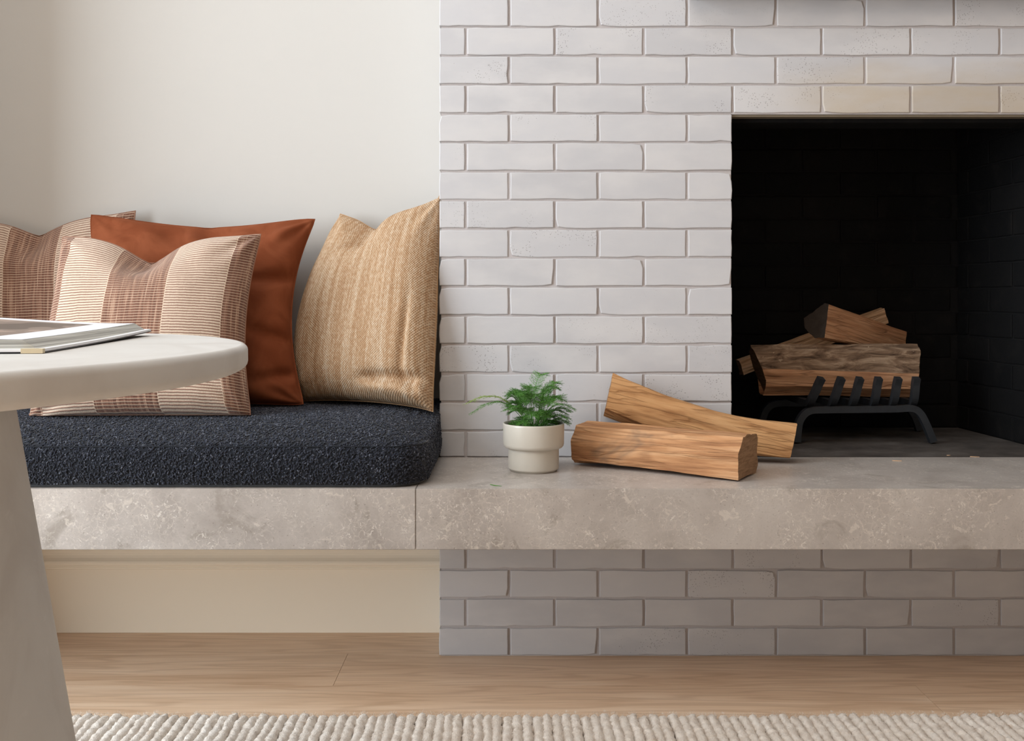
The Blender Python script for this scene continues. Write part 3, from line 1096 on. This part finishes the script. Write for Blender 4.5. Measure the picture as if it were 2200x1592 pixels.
# beige cloth corner on the cover
vv = [BP(a, b, z) - BK for z in (-0.0002, 0.0040) for a, b in ((-0.0006, -0.0006), (0.018, -0.0006), (0.018, 0.006), (-0.0006, 0.006))]
oo = link('cloth_corner', pymesh('cloth_corner', vv, [(0, 1, 2, 3), (4, 5, 6, 7), (0, 1, 5, 4), (1, 2, 6, 5), (2, 3, 7, 6), (3, 0, 4, 7)]), M_tape); oo.parent = book

# ================================================================ FERN
pot = empty('potted_fern', (0.0455, -0.17, ZS))
tag(pot, 'small feathery green fern in a cream stepped ceramic pot on the hearth', 'plant')


def m_pot():
    t = NT('cream_glazed_ceramic')
    n = t.noise(t.co(), 18, 4)
    c = t.mix(n, rgb(198, 190, 177), rgb(210, 203, 190))
    sp_ = t.math('LESS_THAN', t.voro(t.co(), 190), 0.05)
    c = t.mix(t.math('MULTIPLY', sp_, 0.3), c, rgb(150, 130, 105))
    return t.out(c, 0.28, t.bump(n, 0.03, 0.002), 0.5)


M_pot = m_pot()
Rr, Rl = 0.0640, 0.0535
lower = [(0.046, 0.0), (0.049, 0.0), (0.0495, 0.003), (Rl - 0.001, 0.0042), (Rl, 0.007), (Rl, 0.046), (Rl, 0.050), (0.03, 0.050)]
upper = [(0.030, 0.0470), (Rl + 0.001, 0.0470), (Rr - 0.004, 0.0492), (Rr - 0.001, 0.0525), (Rr, 0.057), (Rr + 0.0008, 0.096), (Rr + 0.0006, 0.0992), (Rr - 0.0006, 0.1003), (Rr - 0.002, 0.0995), (Rr - 0.003, 0.094), (Rr - 0.004, 0.07), (0.03, 0.068)]
lo = lathe_mesh('pot_base', lower, 64); up_ = lathe_mesh('pot_collar', upper, 64)
for nm, me in (('pot_base', lo), ('pot_collar', up_)):
    oo = link(nm, me, M_pot)
    oo.parent = pot
    for pl in me.polygons: pl.use_smooth = abs(pl.normal.z) < 0.9
foot = link('foot_ring', lathe_mesh('foot_ring', [(0.040, 0.0003), (0.0475, 0.0003), (0.0475, 0.002), (0.040, 0.002)], 48), m_simple('unglazed_foot', (86, 76, 66), 0.9)); foot.parent = [c for c in pot.children if c.name.startswith('pot_base')][0]
sv, sf = [], []
for j in range(9):
    for k in range(40):
        r = 0.0595 * j / 8
        a = 2 * PI * k / 40
        sv.append((r * math.cos(a), r * math.sin(a), 0.0875 + 0.004 * noise.noise(Vector((r * 90 * math.cos(a), r * 90 * math.sin(a), 1))) + 0.004 * (1 - j / 8)))
for j in range(8):
    for k in range(40):
        sf.append((j * 40 + k, j * 40 + (k + 1) % 40, (j + 1) * 40 + (k + 1) % 40, (j + 1) * 40 + k))
so = link('soil', pymesh('soil', sv, sf), m_simple('dark_soil', (38, 30, 24), 0.95, 200, 0.4, 0.6, 0.002)); so.parent = pot


def m_fern(name, a, b):
    t = NT(name)
    n = t.noise(t.co(), 45, 3)
    c = t.mix(n, rgb(*a), rgb(*b))
    return t.out(c, 0.55, None, 0.3, Subsurface_Weight=0.0, Transmission_Weight=0.0)


M_fern = m_fern('fern_green', (54, 100, 38), (98, 148, 62))
M_fern2 = m_fern('fern_young_green', (112, 142, 52), (146, 166, 74))
fr = random.Random(21)


def frond(base, d0, length, rise, droop, mat, width=0.32, dens=1.0):
    """one feathery spray: arching stem, flat side branchlets, thread-like needles"""
    V, Fc = [], []
    d0 = Vector((d0[0], d0[1], 0)).normalized()
    side = Vector((-d0.y, d0.x, 0))

    def ribbon(a, b, wd, nrm):
        s = (b - a).cross(nrm)
        if s.length < 1e-6: return
        s = s.normalized() * wd
        k = len(V)
        V.extend([a - s, a + s, b])
        Fc.append((k, k + 1, k + 2))

    n_ = 26
    bare = 0.36
    pts_ = []
    for i in range(n_ + 1):
        s = i / n_
        hor = length * (s ** 1.25)
        z = rise * math.sin(min(1, s * 1.15) * PI / 2) - droop * max(0, s - 0.45) ** 1.6
        pts_.append(Vector(base) + d0 * hor + Vector((0, 0, z)) + side * 0.004 * math.sin(s * 5 + base[0] * 300))
    path = tube_mesh('x', pts_, [0.0008 * (1 - 0.7 * i / n_) for i in range(n_ + 1)], 4)
    for v in path.vertices: V.append(Vector(v.co))
    for p_ in path.polygons: Fc.append(tuple(p_.vertices))
    bpy.data.meshes.remove(path)
    nbr = int(17 * dens)
    for k in range(nbr):
        s = bare + (1 - bare) * (k + 0.5) / nbr
        i = min(n_ - 1, int(s * n_))
        p0 = pts_[i].lerp(pts_[i + 1], s * n_ - i)
        tg = (pts_[i + 1] - pts_[i]).normalized()
        nrm = tg.cross(side).normalized()
        for sg in (-1, 1):
            q = (s - bare) / (1 - bare)
            bl = length * width * (math.sin(PI * min(1, 0.18 + 0.82 * q)) ** 0.7) * fr.uniform(0.75, 1.15) + 0.006
            bd = (tg * 0.75 + side * sg * 0.85 + Vector((0, 0, fr.uniform(-0.15, 0.12)))).normalized()
            p1 = p0 + bd * bl + Vector((0, 0, -bl * 0.12))
            ribbon(p0, p1, 0.00035, nrm)
            m_ = max(4, int(bl / 0.0021))
            for j in range(m_):
                r = (j + 0.6) / m_
                c = p0.lerp(p1, r)
                for s2 in (-1, 1):
                    nl = 0.0068 * (1 - 0.5 * r) * fr.uniform(0.7, 1.2)
                    sd = bd.cross(nrm).normalized()
                    nd = (bd * 0.8 + sd * s2 * fr.uniform(0.5, 0.9) + nrm * fr.uniform(-0.45, 0.45)).normalized()
                    ribbon(c, c + nd * nl, 0.00042, nrm if fr.random() < 0.6 else sd)
    me = pymesh('frond', V, Fc)
    oo = link('frond', me, mat)
    oo.parent = pot
    return oo


for k in range(30):
    a = k * 2.39996 + fr.uniform(-0.2, 0.2)
    ring = 0.004 + 0.016 * fr.random()
    kind = fr.random()
    if kind < 0.45: L_, R_, D_ = fr.uniform(0.030, 0.055), fr.uniform(0.075, 0.105), 0.02
    elif kind < 0.8: L_, R_, D_ = fr.uniform(0.05, 0.075), fr.uniform(0.045, 0.085), 0.03
    else: L_, R_, D_ = fr.uniform(0.035, 0.06), fr.uniform(0.02, 0.04), 0.03
    dx, dy = math.cos(a), math.sin(a)
    frond((ring * dx, ring * dy, 0.084), (dx, dy * 0.8, 0), L_, R_, D_, M_fern, 0.42)
for k in range(14):
    a = k * 0.449 + fr.uniform(-0.2, 0.2)
    frond((0.012 * math.cos(a), 0.012 * math.sin(a), 0.087), (math.cos(a), math.sin(a), 0), fr.uniform(0.030, 0.048), fr.uniform(0.012, 0.05), 0.03, M_fern, 0.45)
frond((-0.006, 0, 0.084), (-1, -0.10, 0), 0.138, 0.086, 0.075, M_fern2, 0.11, 1.2)
frond((-0.008, -0.004, 0.084), (-1, -0.25, 0), 0.128, 0.076, 0.095, M_fern, 0.12, 1.2)
frond((0.004, 0, 0.084), (0.8, 0.5, 0), 0.058, 0.104, 0.02, M_fern, 0.32)
frond((0.0, 0.004, 0.084), (0.25, 0.6, 0), 0.045, 0.118, 0.01, M_fern, 0.42)
frond((0.006, -0.004, 0.084), (1, -0.25, 0), 0.082, 0.066, 0.05, M_fern, 0.2)

# a fallen needle sprig on the slab
p0 = [at(1053, 1041, -0.335), at(1062, 1045, -0.345), at(1078, 1047, -0.352)]
for p in p0: p.z = ZS + 0.0011
tag(link('fern_sprig', tube_mesh('fern_sprig', p0, [0.0006, 0.0009, 0.0004], 6), M_fern), 'single fallen green fern needle lying near the hearth slab front edge', 'leaf')

# ================================================================ LOGS
def m_wood(name, c0, c1, c2, ring=60, dark=None, seed=0.0, bumpd=0.003, lines=17.0):
    t = NT(name)
    p = t.map(t.co(), loc=(seed, seed * 0.3, 0))
    warp = t.n('ShaderNodeVectorMath', operation='MULTIPLY_ADD', inp={0: t.noise(t.map(p, (4, 7, 7)), 1.0, 2, out=1), 1: (0.0, 0.016, 0.016), 2: p}).outputs[0]
    g = t.noise(t.map(warp, (5, ring, ring)), 1.0, 4, 0.6)
    f = t.noise(t.map(warp, (14, 260, 260)), 1.0, 3, 0.6)
    c = t.ramp(g, [(0.30, rgb(*c0)), (0.47, rgb(*c1)), (0.66, rgb(*c2))])
    c = t.mix(t.math('MULTIPLY', t.step(f, 0.52, 0.74), 0.42), c, rgb(*c0))
    cn_ = t.noise(t.map(p, (0.9, 15, 15), loc=(7, 1, 2)), 1.0, 1, 0.4)
    cl = t.math('ABSOLUTE', t.math('SUBTRACT', t.math('FRACT', t.math('MULTIPLY', cn_, lines)), 0.5))
    cl = t.math('SUBTRACT', 1.0, t.step(cl, 0.03, 0.20))
    c = t.mix(t.math('MULTIPLY', cl, 0.40), c, tuple(v * 0.72 for v in rgb(*c0)[:3]) + (1,))
    crack = t.math('SUBTRACT', 1.0, t.step(t.math('ABSOLUTE', t.math('SUBTRACT', t.noise(t.map(warp, (3, 45, 45), loc=(1, 2, 3)), 1.0, 2), 0.5)), 0.004, 0.03))
    c = t.mix(t.math('MULTIPLY', crack, 0.22), c, tuple(v * 0.45 for v in rgb(*c0)[:3]) + (1,))
    if dark:
        b = t.step(t.noise(t.map(p, (6, 10, 10), loc=(4, 0, 1)), 1.0, 4, 0.6, 0.6), 0.60, 0.74)
        c = t.mix(t.math('MULTIPLY', b, 0.6), c, rgb(*dark))
    h = t.math('ADD', t.math('MULTIPLY', f, 0.6), g)
    h = t.math('SUBTRACT', h, crack)
    return t.out(c, 0.8, t.bump(h, 0.55, bumpd), 0.2)


def m_bark():
    t = NT('rough_bark')
    p = t.co()
    v = t.noise(t.map(p, (14, 60, 60)), 1.0, 6, 0.65, 0.8)
    c = t.ramp(v, [(0.32, rgb(70, 54, 43)), (0.5, rgb(128, 104, 84)), (0.68, rgb(176, 152, 128))])
    w_ = t.step(t.noise(t.map(p, (60, 90, 90)), 1.0, 3), 0.66, 0.74)
    c = t.mix(t.math('MULTIPLY', w_, 0.5), c, rgb(214, 192, 164))
    return t.out(c, 0.95, t.bump(v, 0.8, 0.006), 0.1)


def m_end():
    t = NT('sawn_log_end')
    p = t.co()
    g = t.noise(t.map(p, (30, 30, 200)), 1.0, 4, 0.6, 0.5)
    c = t.ramp(g, [(0.3, rgb(128, 98, 72)), (0.6, rgb(164, 130, 100))])
    return t.out(c, 0.9, t.bump(g, 0.3, 0.001), 0.15)


M_w1 = m_wood('split_oak_face', (156, 108, 74), (190, 140, 98), (208, 162, 120), 55, (92, 84, 76), 0.0)
M_w2 = m_wood('golden_split_face', (156, 108, 68), (198, 150, 102), (212, 166, 118), 34, None, 3.0)
M_w3 = m_wood('old_split_face', (148, 104, 74), (186, 138, 102), (204, 160, 124), 50, (96, 78, 64), 6.0)
M_w4 = m_wood('pale_stick_face', (170, 132, 98), (206, 166, 130), (224, 190, 158), 90, None, 9.0)
M_bark, M_end = m_bark(), m_end()
M_char = m_simple('charred_end', (62, 54, 48), 0.95, 60, 0.4, 0.5, 0.003, 0.1)


def log(name, A, B, SA, SB, side_mats, mats, label, endA=None, endB=None, bow=(0, 0), rough=0.003, seed=0, nl=44, roll=0.0, endslant=(0, 0)):
    A, B = Vector(A), Vector(B)
    ex = (B - A).normalized()
    ez = (Vector((0, 0, 1)) - ex * ex.z).normalized()
    ey = ez.cross(ex)
    if roll:
        R_ = Matrix.Rotation(roll, 3, ex)
        ey, ez = R_ @ ey, R_ @ ez
    Ln = (B - A).length
    nS = len(SA)
    sub = []
    for k in range(nS):
        a, b = Vector(SA[k]), Vector(SA[(k + 1) % nS])
        sub.append(max(2, int((b - a).length / 0.006)))
    V, Fc, Mi = [], [], []
    ring = []
    for i in range(nl + 1):
        s = i / nl
        r_ = []
        for k in range(nS):
            a = Vector(SA[k]).lerp(Vector(SB[k]), s); b = Vector(SA[(k + 1) % nS]).lerp(Vector(SB[(k + 1) % nS]), s)
            for q in range(sub[k]):
                p = a.lerp(b, q / sub[k])
                r_.append((p, k))
        cen = sum((p for p, _ in r_), Vector((0, 0))) / len(r_)
        idx_ = []
        for (p, k) in r_:
            d = (p - cen)
            dl = d.length
            bw = 4 * s * (1 - s)
            y, z = p.x + bow[0] * bw, p.y + bow[1] * bw
            x = s * Ln
            if i == 0: x += endslant[0] * (p.y - cen.y) + 0.002 * noise.noise(Vector((y * 60, z * 60, seed)))
            if i == nl: x += endslant[1] * (p.y - cen.y) + 0.002 * noise.noise(Vector((y * 60, z * 60, seed + 9)))
            nz = noise.noise(Vector((x * 7 + seed, y * 55, z * 55))) + 0.5 * noise.noise(Vector((x * 22 + seed, y * 150, z * 150)))
            amp = rough * (1.8 if mats[side_mats[k]] == M_bark else 1.0)
            n2 = noise.noise(Vector((x * 5 + seed * 3, k * 3.3, 0))) * rough * 1.2
            dd = d / dl * (nz * amp + n2)
            idx_.append(len(V))
            V.append(Vector((x, y + dd.x, z + dd.y)))
        ring.append((idx_, [k for _, k in r_]))
    mm = len(ring[0][0])
    for i in range(nl):
        a, ks = ring[i]
        b, _ = ring[i + 1]
        for k in range(mm):
            Fc.append((a[k], b[k], b[(k + 1) % mm], a[(k + 1) % mm]))
            Mi.append(side_mats[ks[k]])
    Fc.append(tuple(ring[0][0])); Mi.append(endA if endA is not None else 0)
    Fc.append(tuple(ring[-1][0][::-1])); Mi.append(endB if endB is not None else 0)
    me = pymesh(name, V, Fc)
    o = link(name, me, mats)
    me.polygons.foreach_set('material_index', Mi)
    bm = bmesh.new(); bm.from_mesh(me); bmesh.ops.recalc_face_normals(bm, faces=bm.faces); bm.to_mesh(me); bm.free()
    M = Matrix((ex, ey, ez)).transposed().to_4x4()
    M.translation = A
    o.matrix_world = M
    for pl in me.polygons: pl.use_smooth = len(pl.vertices) == 4
    me.set_sharp_from_angle(angle=math.radians(38))
    return tag(o, label, 'log')


# the log in front, lying on the slab
log('firewood_log', (0.129, -0.112, ZS + 0.0035), (0.446, -0.305, ZS + 0.0035),
    [(0.0, 0.010), (-0.004, 0.050), (0.022, 0.082), (0.075, 0.086), (0.10, 0.05), (0.095, 0.004), (0.012, 0.0)],
    [(0.0, 0.0), (0.0, 0.052), (0.030, 0.080), (0.078, 0.082), (0.122, 0.078), (0.126, 0.012), (0.108, 0.0)],
    [0] * 7, [M_w1, M_end], 'split firewood log lying on the stone hearth beside the fern pot', 1, 1, rough=0.0028, seed=3)
# the log behind it, its left end propped on the first
log('firewood_log', at(1297, 897, -0.062), at(1697, 988, -0.100),
    [(0.0, 0.022), (-0.004, 0.045), (0.010, 0.100), (0.024, 0.100), (0.050, 0.065), (0.052, 0.012), (0.030, 0.0)],
    [(0.0, 0.006), (-0.002, 0.030), (0.004, 0.078), (0.016, 0.079), (0.046, 0.055), (0.048, 0.008), (0.026, 0.0)],
    [0] * 7, [M_w2, M_end], 'curved golden split firewood log propped at an angle behind the front log', 1, 1, bow=(0, -0.020), rough=0.0022, seed=8)

# ---------------------------------------------------------------- grate and its logs
gr = empty('fire_grate', (0.88, 0.33, ZS))
tag(gr, 'black iron fire grate with upturned prongs standing in the firebox', 'grate')
M_iron = m_simple('black_iron', (44, 47, 51), 0.55, 60, 0.3, 0.3, 0.001, 0.5, 0.3)


def smooth_path(pts, n=6):
    pts = [Vector(p) for p in pts]
    out = []
    for i in range(len(pts) - 1):
        p0, p1, p2, p3 = pts[max(i - 1, 0)], pts[i], pts[i + 1], pts[min(i + 2, len(pts) - 1)]
        for k in range(n):
            t = k / n
            out.append(0.5 * ((2 * p1) + (-p0 + p2) * t + (2 * p0 - 5 * p1 + 4 * p2 - p3) * t * t + (-p0 + 3 * p1 - 3 * p2 + p3) * t ** 3))
    out.append(pts[-1])
    return out


ZG = at(1800, 881, 0.217).z
def arch(pxs, Y, name):
    p = [at(x, y, Y) for x, y in pxs]
    g = Vector(gr.location)
    me = tube_mesh(name, [q - g for q in smooth_path(p)], 0.0085, 4, square=True)
    o = link(name, me, M_iron); o.parent = gr


arch([(1712, 949), (1713, 930), (1718, 903), (1737, 883), (1775, 880), (1850, 879), (1920, 878), (1957, 877), (1975, 887), (1989, 912), (2004, 949)], 0.217, 'front_bar')
arch([(1634, 925), (1637, 905), (1646, 880), (1667, 867), (1720, 866), (1800, 866), (1860, 866), (1915, 866), (1945, 872), (1962, 892), (1974, 924)], 0.44, 'rear_bar')
for bx, tx in zip((1738, 1787, 1831, 1876, 1917, 1960), (1765, 1808, 1848, 1888, 1930, 1969)):
    b = at(bx, 866, 0.215); b.z = ZG + 0.017
    t_ = at(tx, 812, 0.19)
    back = Vector((b.x - 0.01, 0.455, ZG + 0.019))
    mid = Vector((b.x - 0.004, 0.30, ZG + 0.018))
    pth = [back, mid, Vector((b.x - 0.001, 0.245, ZG + 0.0175)), b + Vector((0.001, 0.004, 0.001)), b.lerp(t_, 0.15) + Vector((0, -0.006, 0.002)), b.lerp(t_, 0.45) + Vector((0, -0.004, 0)), b.lerp(t_, 0.75), t_]
    g = Vector(gr.location)
    o = link('prong', tube_mesh('prong', [q - g for q in smooth_path(pth, 4)], 0.0082, 4, square=True), M_iron); o.parent = gr
ZL = ZG + 0.0275
xa, xb = at(1640, 800, 0.24).x, at(1974, 800, 0.24).x
log('firewood_log', (xa, 0.236, ZL), (xb, 0.236, ZL),
    [(0.040, 0.004), (0.012, 0.032), (0.000, 0.075), (0.010, 0.112), (0.032, 0.132), (0.080, 0.112), (0.102, 0.060), (0.080, 0.004)],
    [(0.035, 0.0), (0.008, 0.022), (0.002, 0.062), (0.004, 0.118), (0.026, 0.138), (0.084, 0.116), (0.102, 0.060), (0.080, 0.0)],
    [0, 0, 1, 1, 1, 0, 0, 0], [M_w3, M_bark, M_end], 'bark-covered split log lying across the iron grate', 2, 2, rough=0.003, seed=12, endslant=(-0.38, 0.08))
log('firewood_log', at(1776, 690, 0.235), at(1945, 739, 0.42),
    [(0.0, -0.042), (0.0, 0.043), (0.014, 0.046), (0.072, 0.006), (0.066, -0.020), (0.030, -0.044)],
    [(0.0, -0.026), (0.0, 0.034), (0.012, 0.036), (0.060, 0.004), (0.055, -0.014), (0.026, -0.027)],
    [0] * 6, [M_w3, M_char], 'wedge-shaped split log with charred end lying on top of the grate', 1, 0, rough=0.002, seed=17)
log('firewood_log', at(1598, 806, 0.380), at(1909, 694, 0.462),
    [(0.0, 0.0), (0.0, 0.040), (0.022, 0.043), (0.026, 0.0)], [(0.0, 0.0), (0.0, 0.042), (0.022, 0.044), (0.026, 0.0)],
    [0] * 4, [M_w4, M_end], 'thin pale split stick lying aslant behind the grate logs', 1, 1, rough=0.0022, seed=23)

# splinters of wood on hearth and firebox floor
for i, (x, y, Y, ln, a, w_) in enumerate(((1927, 992, -0.055, 0.020, -0.25, 0.002), (2094, 977, 0.008, 0.020, -0.3, 0.003), (2038, 973, 0.03, 0.009, 0.1, 0.0024))):
    p = at(x, y, Y)
    p.z = ZS + (0.0 if Y < 0 else -0.0015)
    bm = bmesh.new()
    prism(bm, [(-ln / 2, -w_ * 0.3), (0, -w_ * 0.7), (ln / 2, 0), (ln * 0.1, w_ * 0.6), (-ln * 0.45, w_ * 0.5)], 0.0001, 0.0016)
    o = link('wood_splinter', bm_mesh('wood_splinter', bm), M_w4, loc=p)
    o.rotation_euler = (0, 0, a)
    tag(o, ('pale wood splinter lying on the stone slab in front of the fire opening', 'brown wood splinter on the firebox floor just inside the opening', 'tiny wood chip on the firebox floor beside the grate foot')[i], 'splinter')

# ================================================================ RUG
def m_wool():
    t = NT('oatmeal_wool')
    rnd = t.n('ShaderNodeObjectInfo').outputs['Random']
    p = t.pos()
    n = t.noise(p, 40, 5, 0.65)
    c = t.ramp(n, [(0.3, rgb(218, 204, 190)), (0.52, rgb(236, 225, 213)), (0.72, rgb(244, 236, 226))])
    c = t.mix(t.math('MULTIPLY', rnd, 0.3), c, rgb(222, 208, 193))
    s_ = t.step(t.noise(p, 26, 3), 0.69, 0.76)
    c = t.mix(t.math('MULTIPLY', s_, 0.4), c, rgb(184, 148, 108))
    return t.out(c, 0.95, t.bump(t.noise(p, 380, 4), 0.6, 0.003), 0.1, Sheen_Weight=0.2)


M_wool = m_wool()
RYE = -0.352
rug = box('wool_rug', -1.75, 1.75, -1.9, RYE - 0.012, 0.0003, 0.006, m_simple('rug_backing', (150, 134, 116), 0.95))
tag(rug, 'chunky oatmeal wool rug of thick yarn cords on the oak floor', 'rug')
gr_ = random.Random(31)
yarns = []
for v in range(9):
    V, Fc = [], []
    ys = [-k * 0.0045 for k in range(60)] + [-0.27 - 0.04 * k for k in range(1, 33)]
    sides = 12
    for i, y in enumerate(ys):
        taper = min(1, 0.55 + i * 0.22)
        cx_ = 0.0045 * noise.noise(Vector((y * 16, v * 7, 0)))
        for k in range(sides):
            a = 2 * PI * k / sides
            r = 0.0104 * taper * (1 + 0.34 * noise.noise(Vector((math.cos(a) * 1.5, math.sin(a) * 1.5 + v * 5, y * 110))) + 0.22 * noise.noise(Vector((math.cos(a) * 3, math.sin(a) * 3 + v * 9, y * 260))))
            V.append((cx_ + r * math.cos(a), y, 0.0105 + r * 0.92 * math.sin(a)))
    for i in range(len(ys) - 1):
        for k in range(sides):
            Fc.append((i * sides + k, i * sides + (k + 1) % sides, (i + 1) * sides + (k + 1) % sides, (i + 1) * sides + k))
    Fc.append(tuple(range(sides)))
    # loose fibres
    for q in range(700):
        y = -gr_.random() ** 1.3 * 0.22 + 0.002
        a = gr_.uniform(-0.3, PI + 0.3)
        r = 0.0092
        p = Vector((r * math.cos(a), y, 0.0105 + r * math.sin(a)))
        d = Vector((math.cos(a) * 0.5 + gr_.uniform(-0.6, 0.6), gr_.uniform(-0.6, 0.9), math.sin(a) * 0.5 + gr_.uniform(-0.2, 0.4))).normalized() * gr_.uniform(0.002, 0.0055)
        s_ = d.cross(Vector((gr_.uniform(-1, 1), gr_.uniform(-1, 1), gr_.uniform(-1, 1)))).normalized() * 0.00022
        b_ = len(V)
        V += [tuple(p - s_), tuple(p + s_), tuple(p + d)]
        Fc.append((b_, b_ + 1, b_ + 2))
    me = pymesh('yarn_cord', V, Fc)
    bm = bmesh.new(); bm.from_mesh(me); bmesh.ops.recalc_face_normals(bm, faces=bm.faces); bm.to_mesh(me); bm.free()
    me.materials.append(M_wool)
    me.polygons.foreach_set('use_smooth', [True] * len(me.polygons))
    yarns.append(me)
x = -1.74
while x < 1.74:
    o = bpy.data.objects.new('yarn_cord', yarns[gr_.randrange(9)])
    COL.objects.link(o)
    o.parent = rug
    o.location = (x + gr_.uniform(-0.001, 0.001), RYE + gr_.uniform(-0.009, 0.006), 0)
    x += 0.0188 * gr_.uniform(0.9, 1.1)
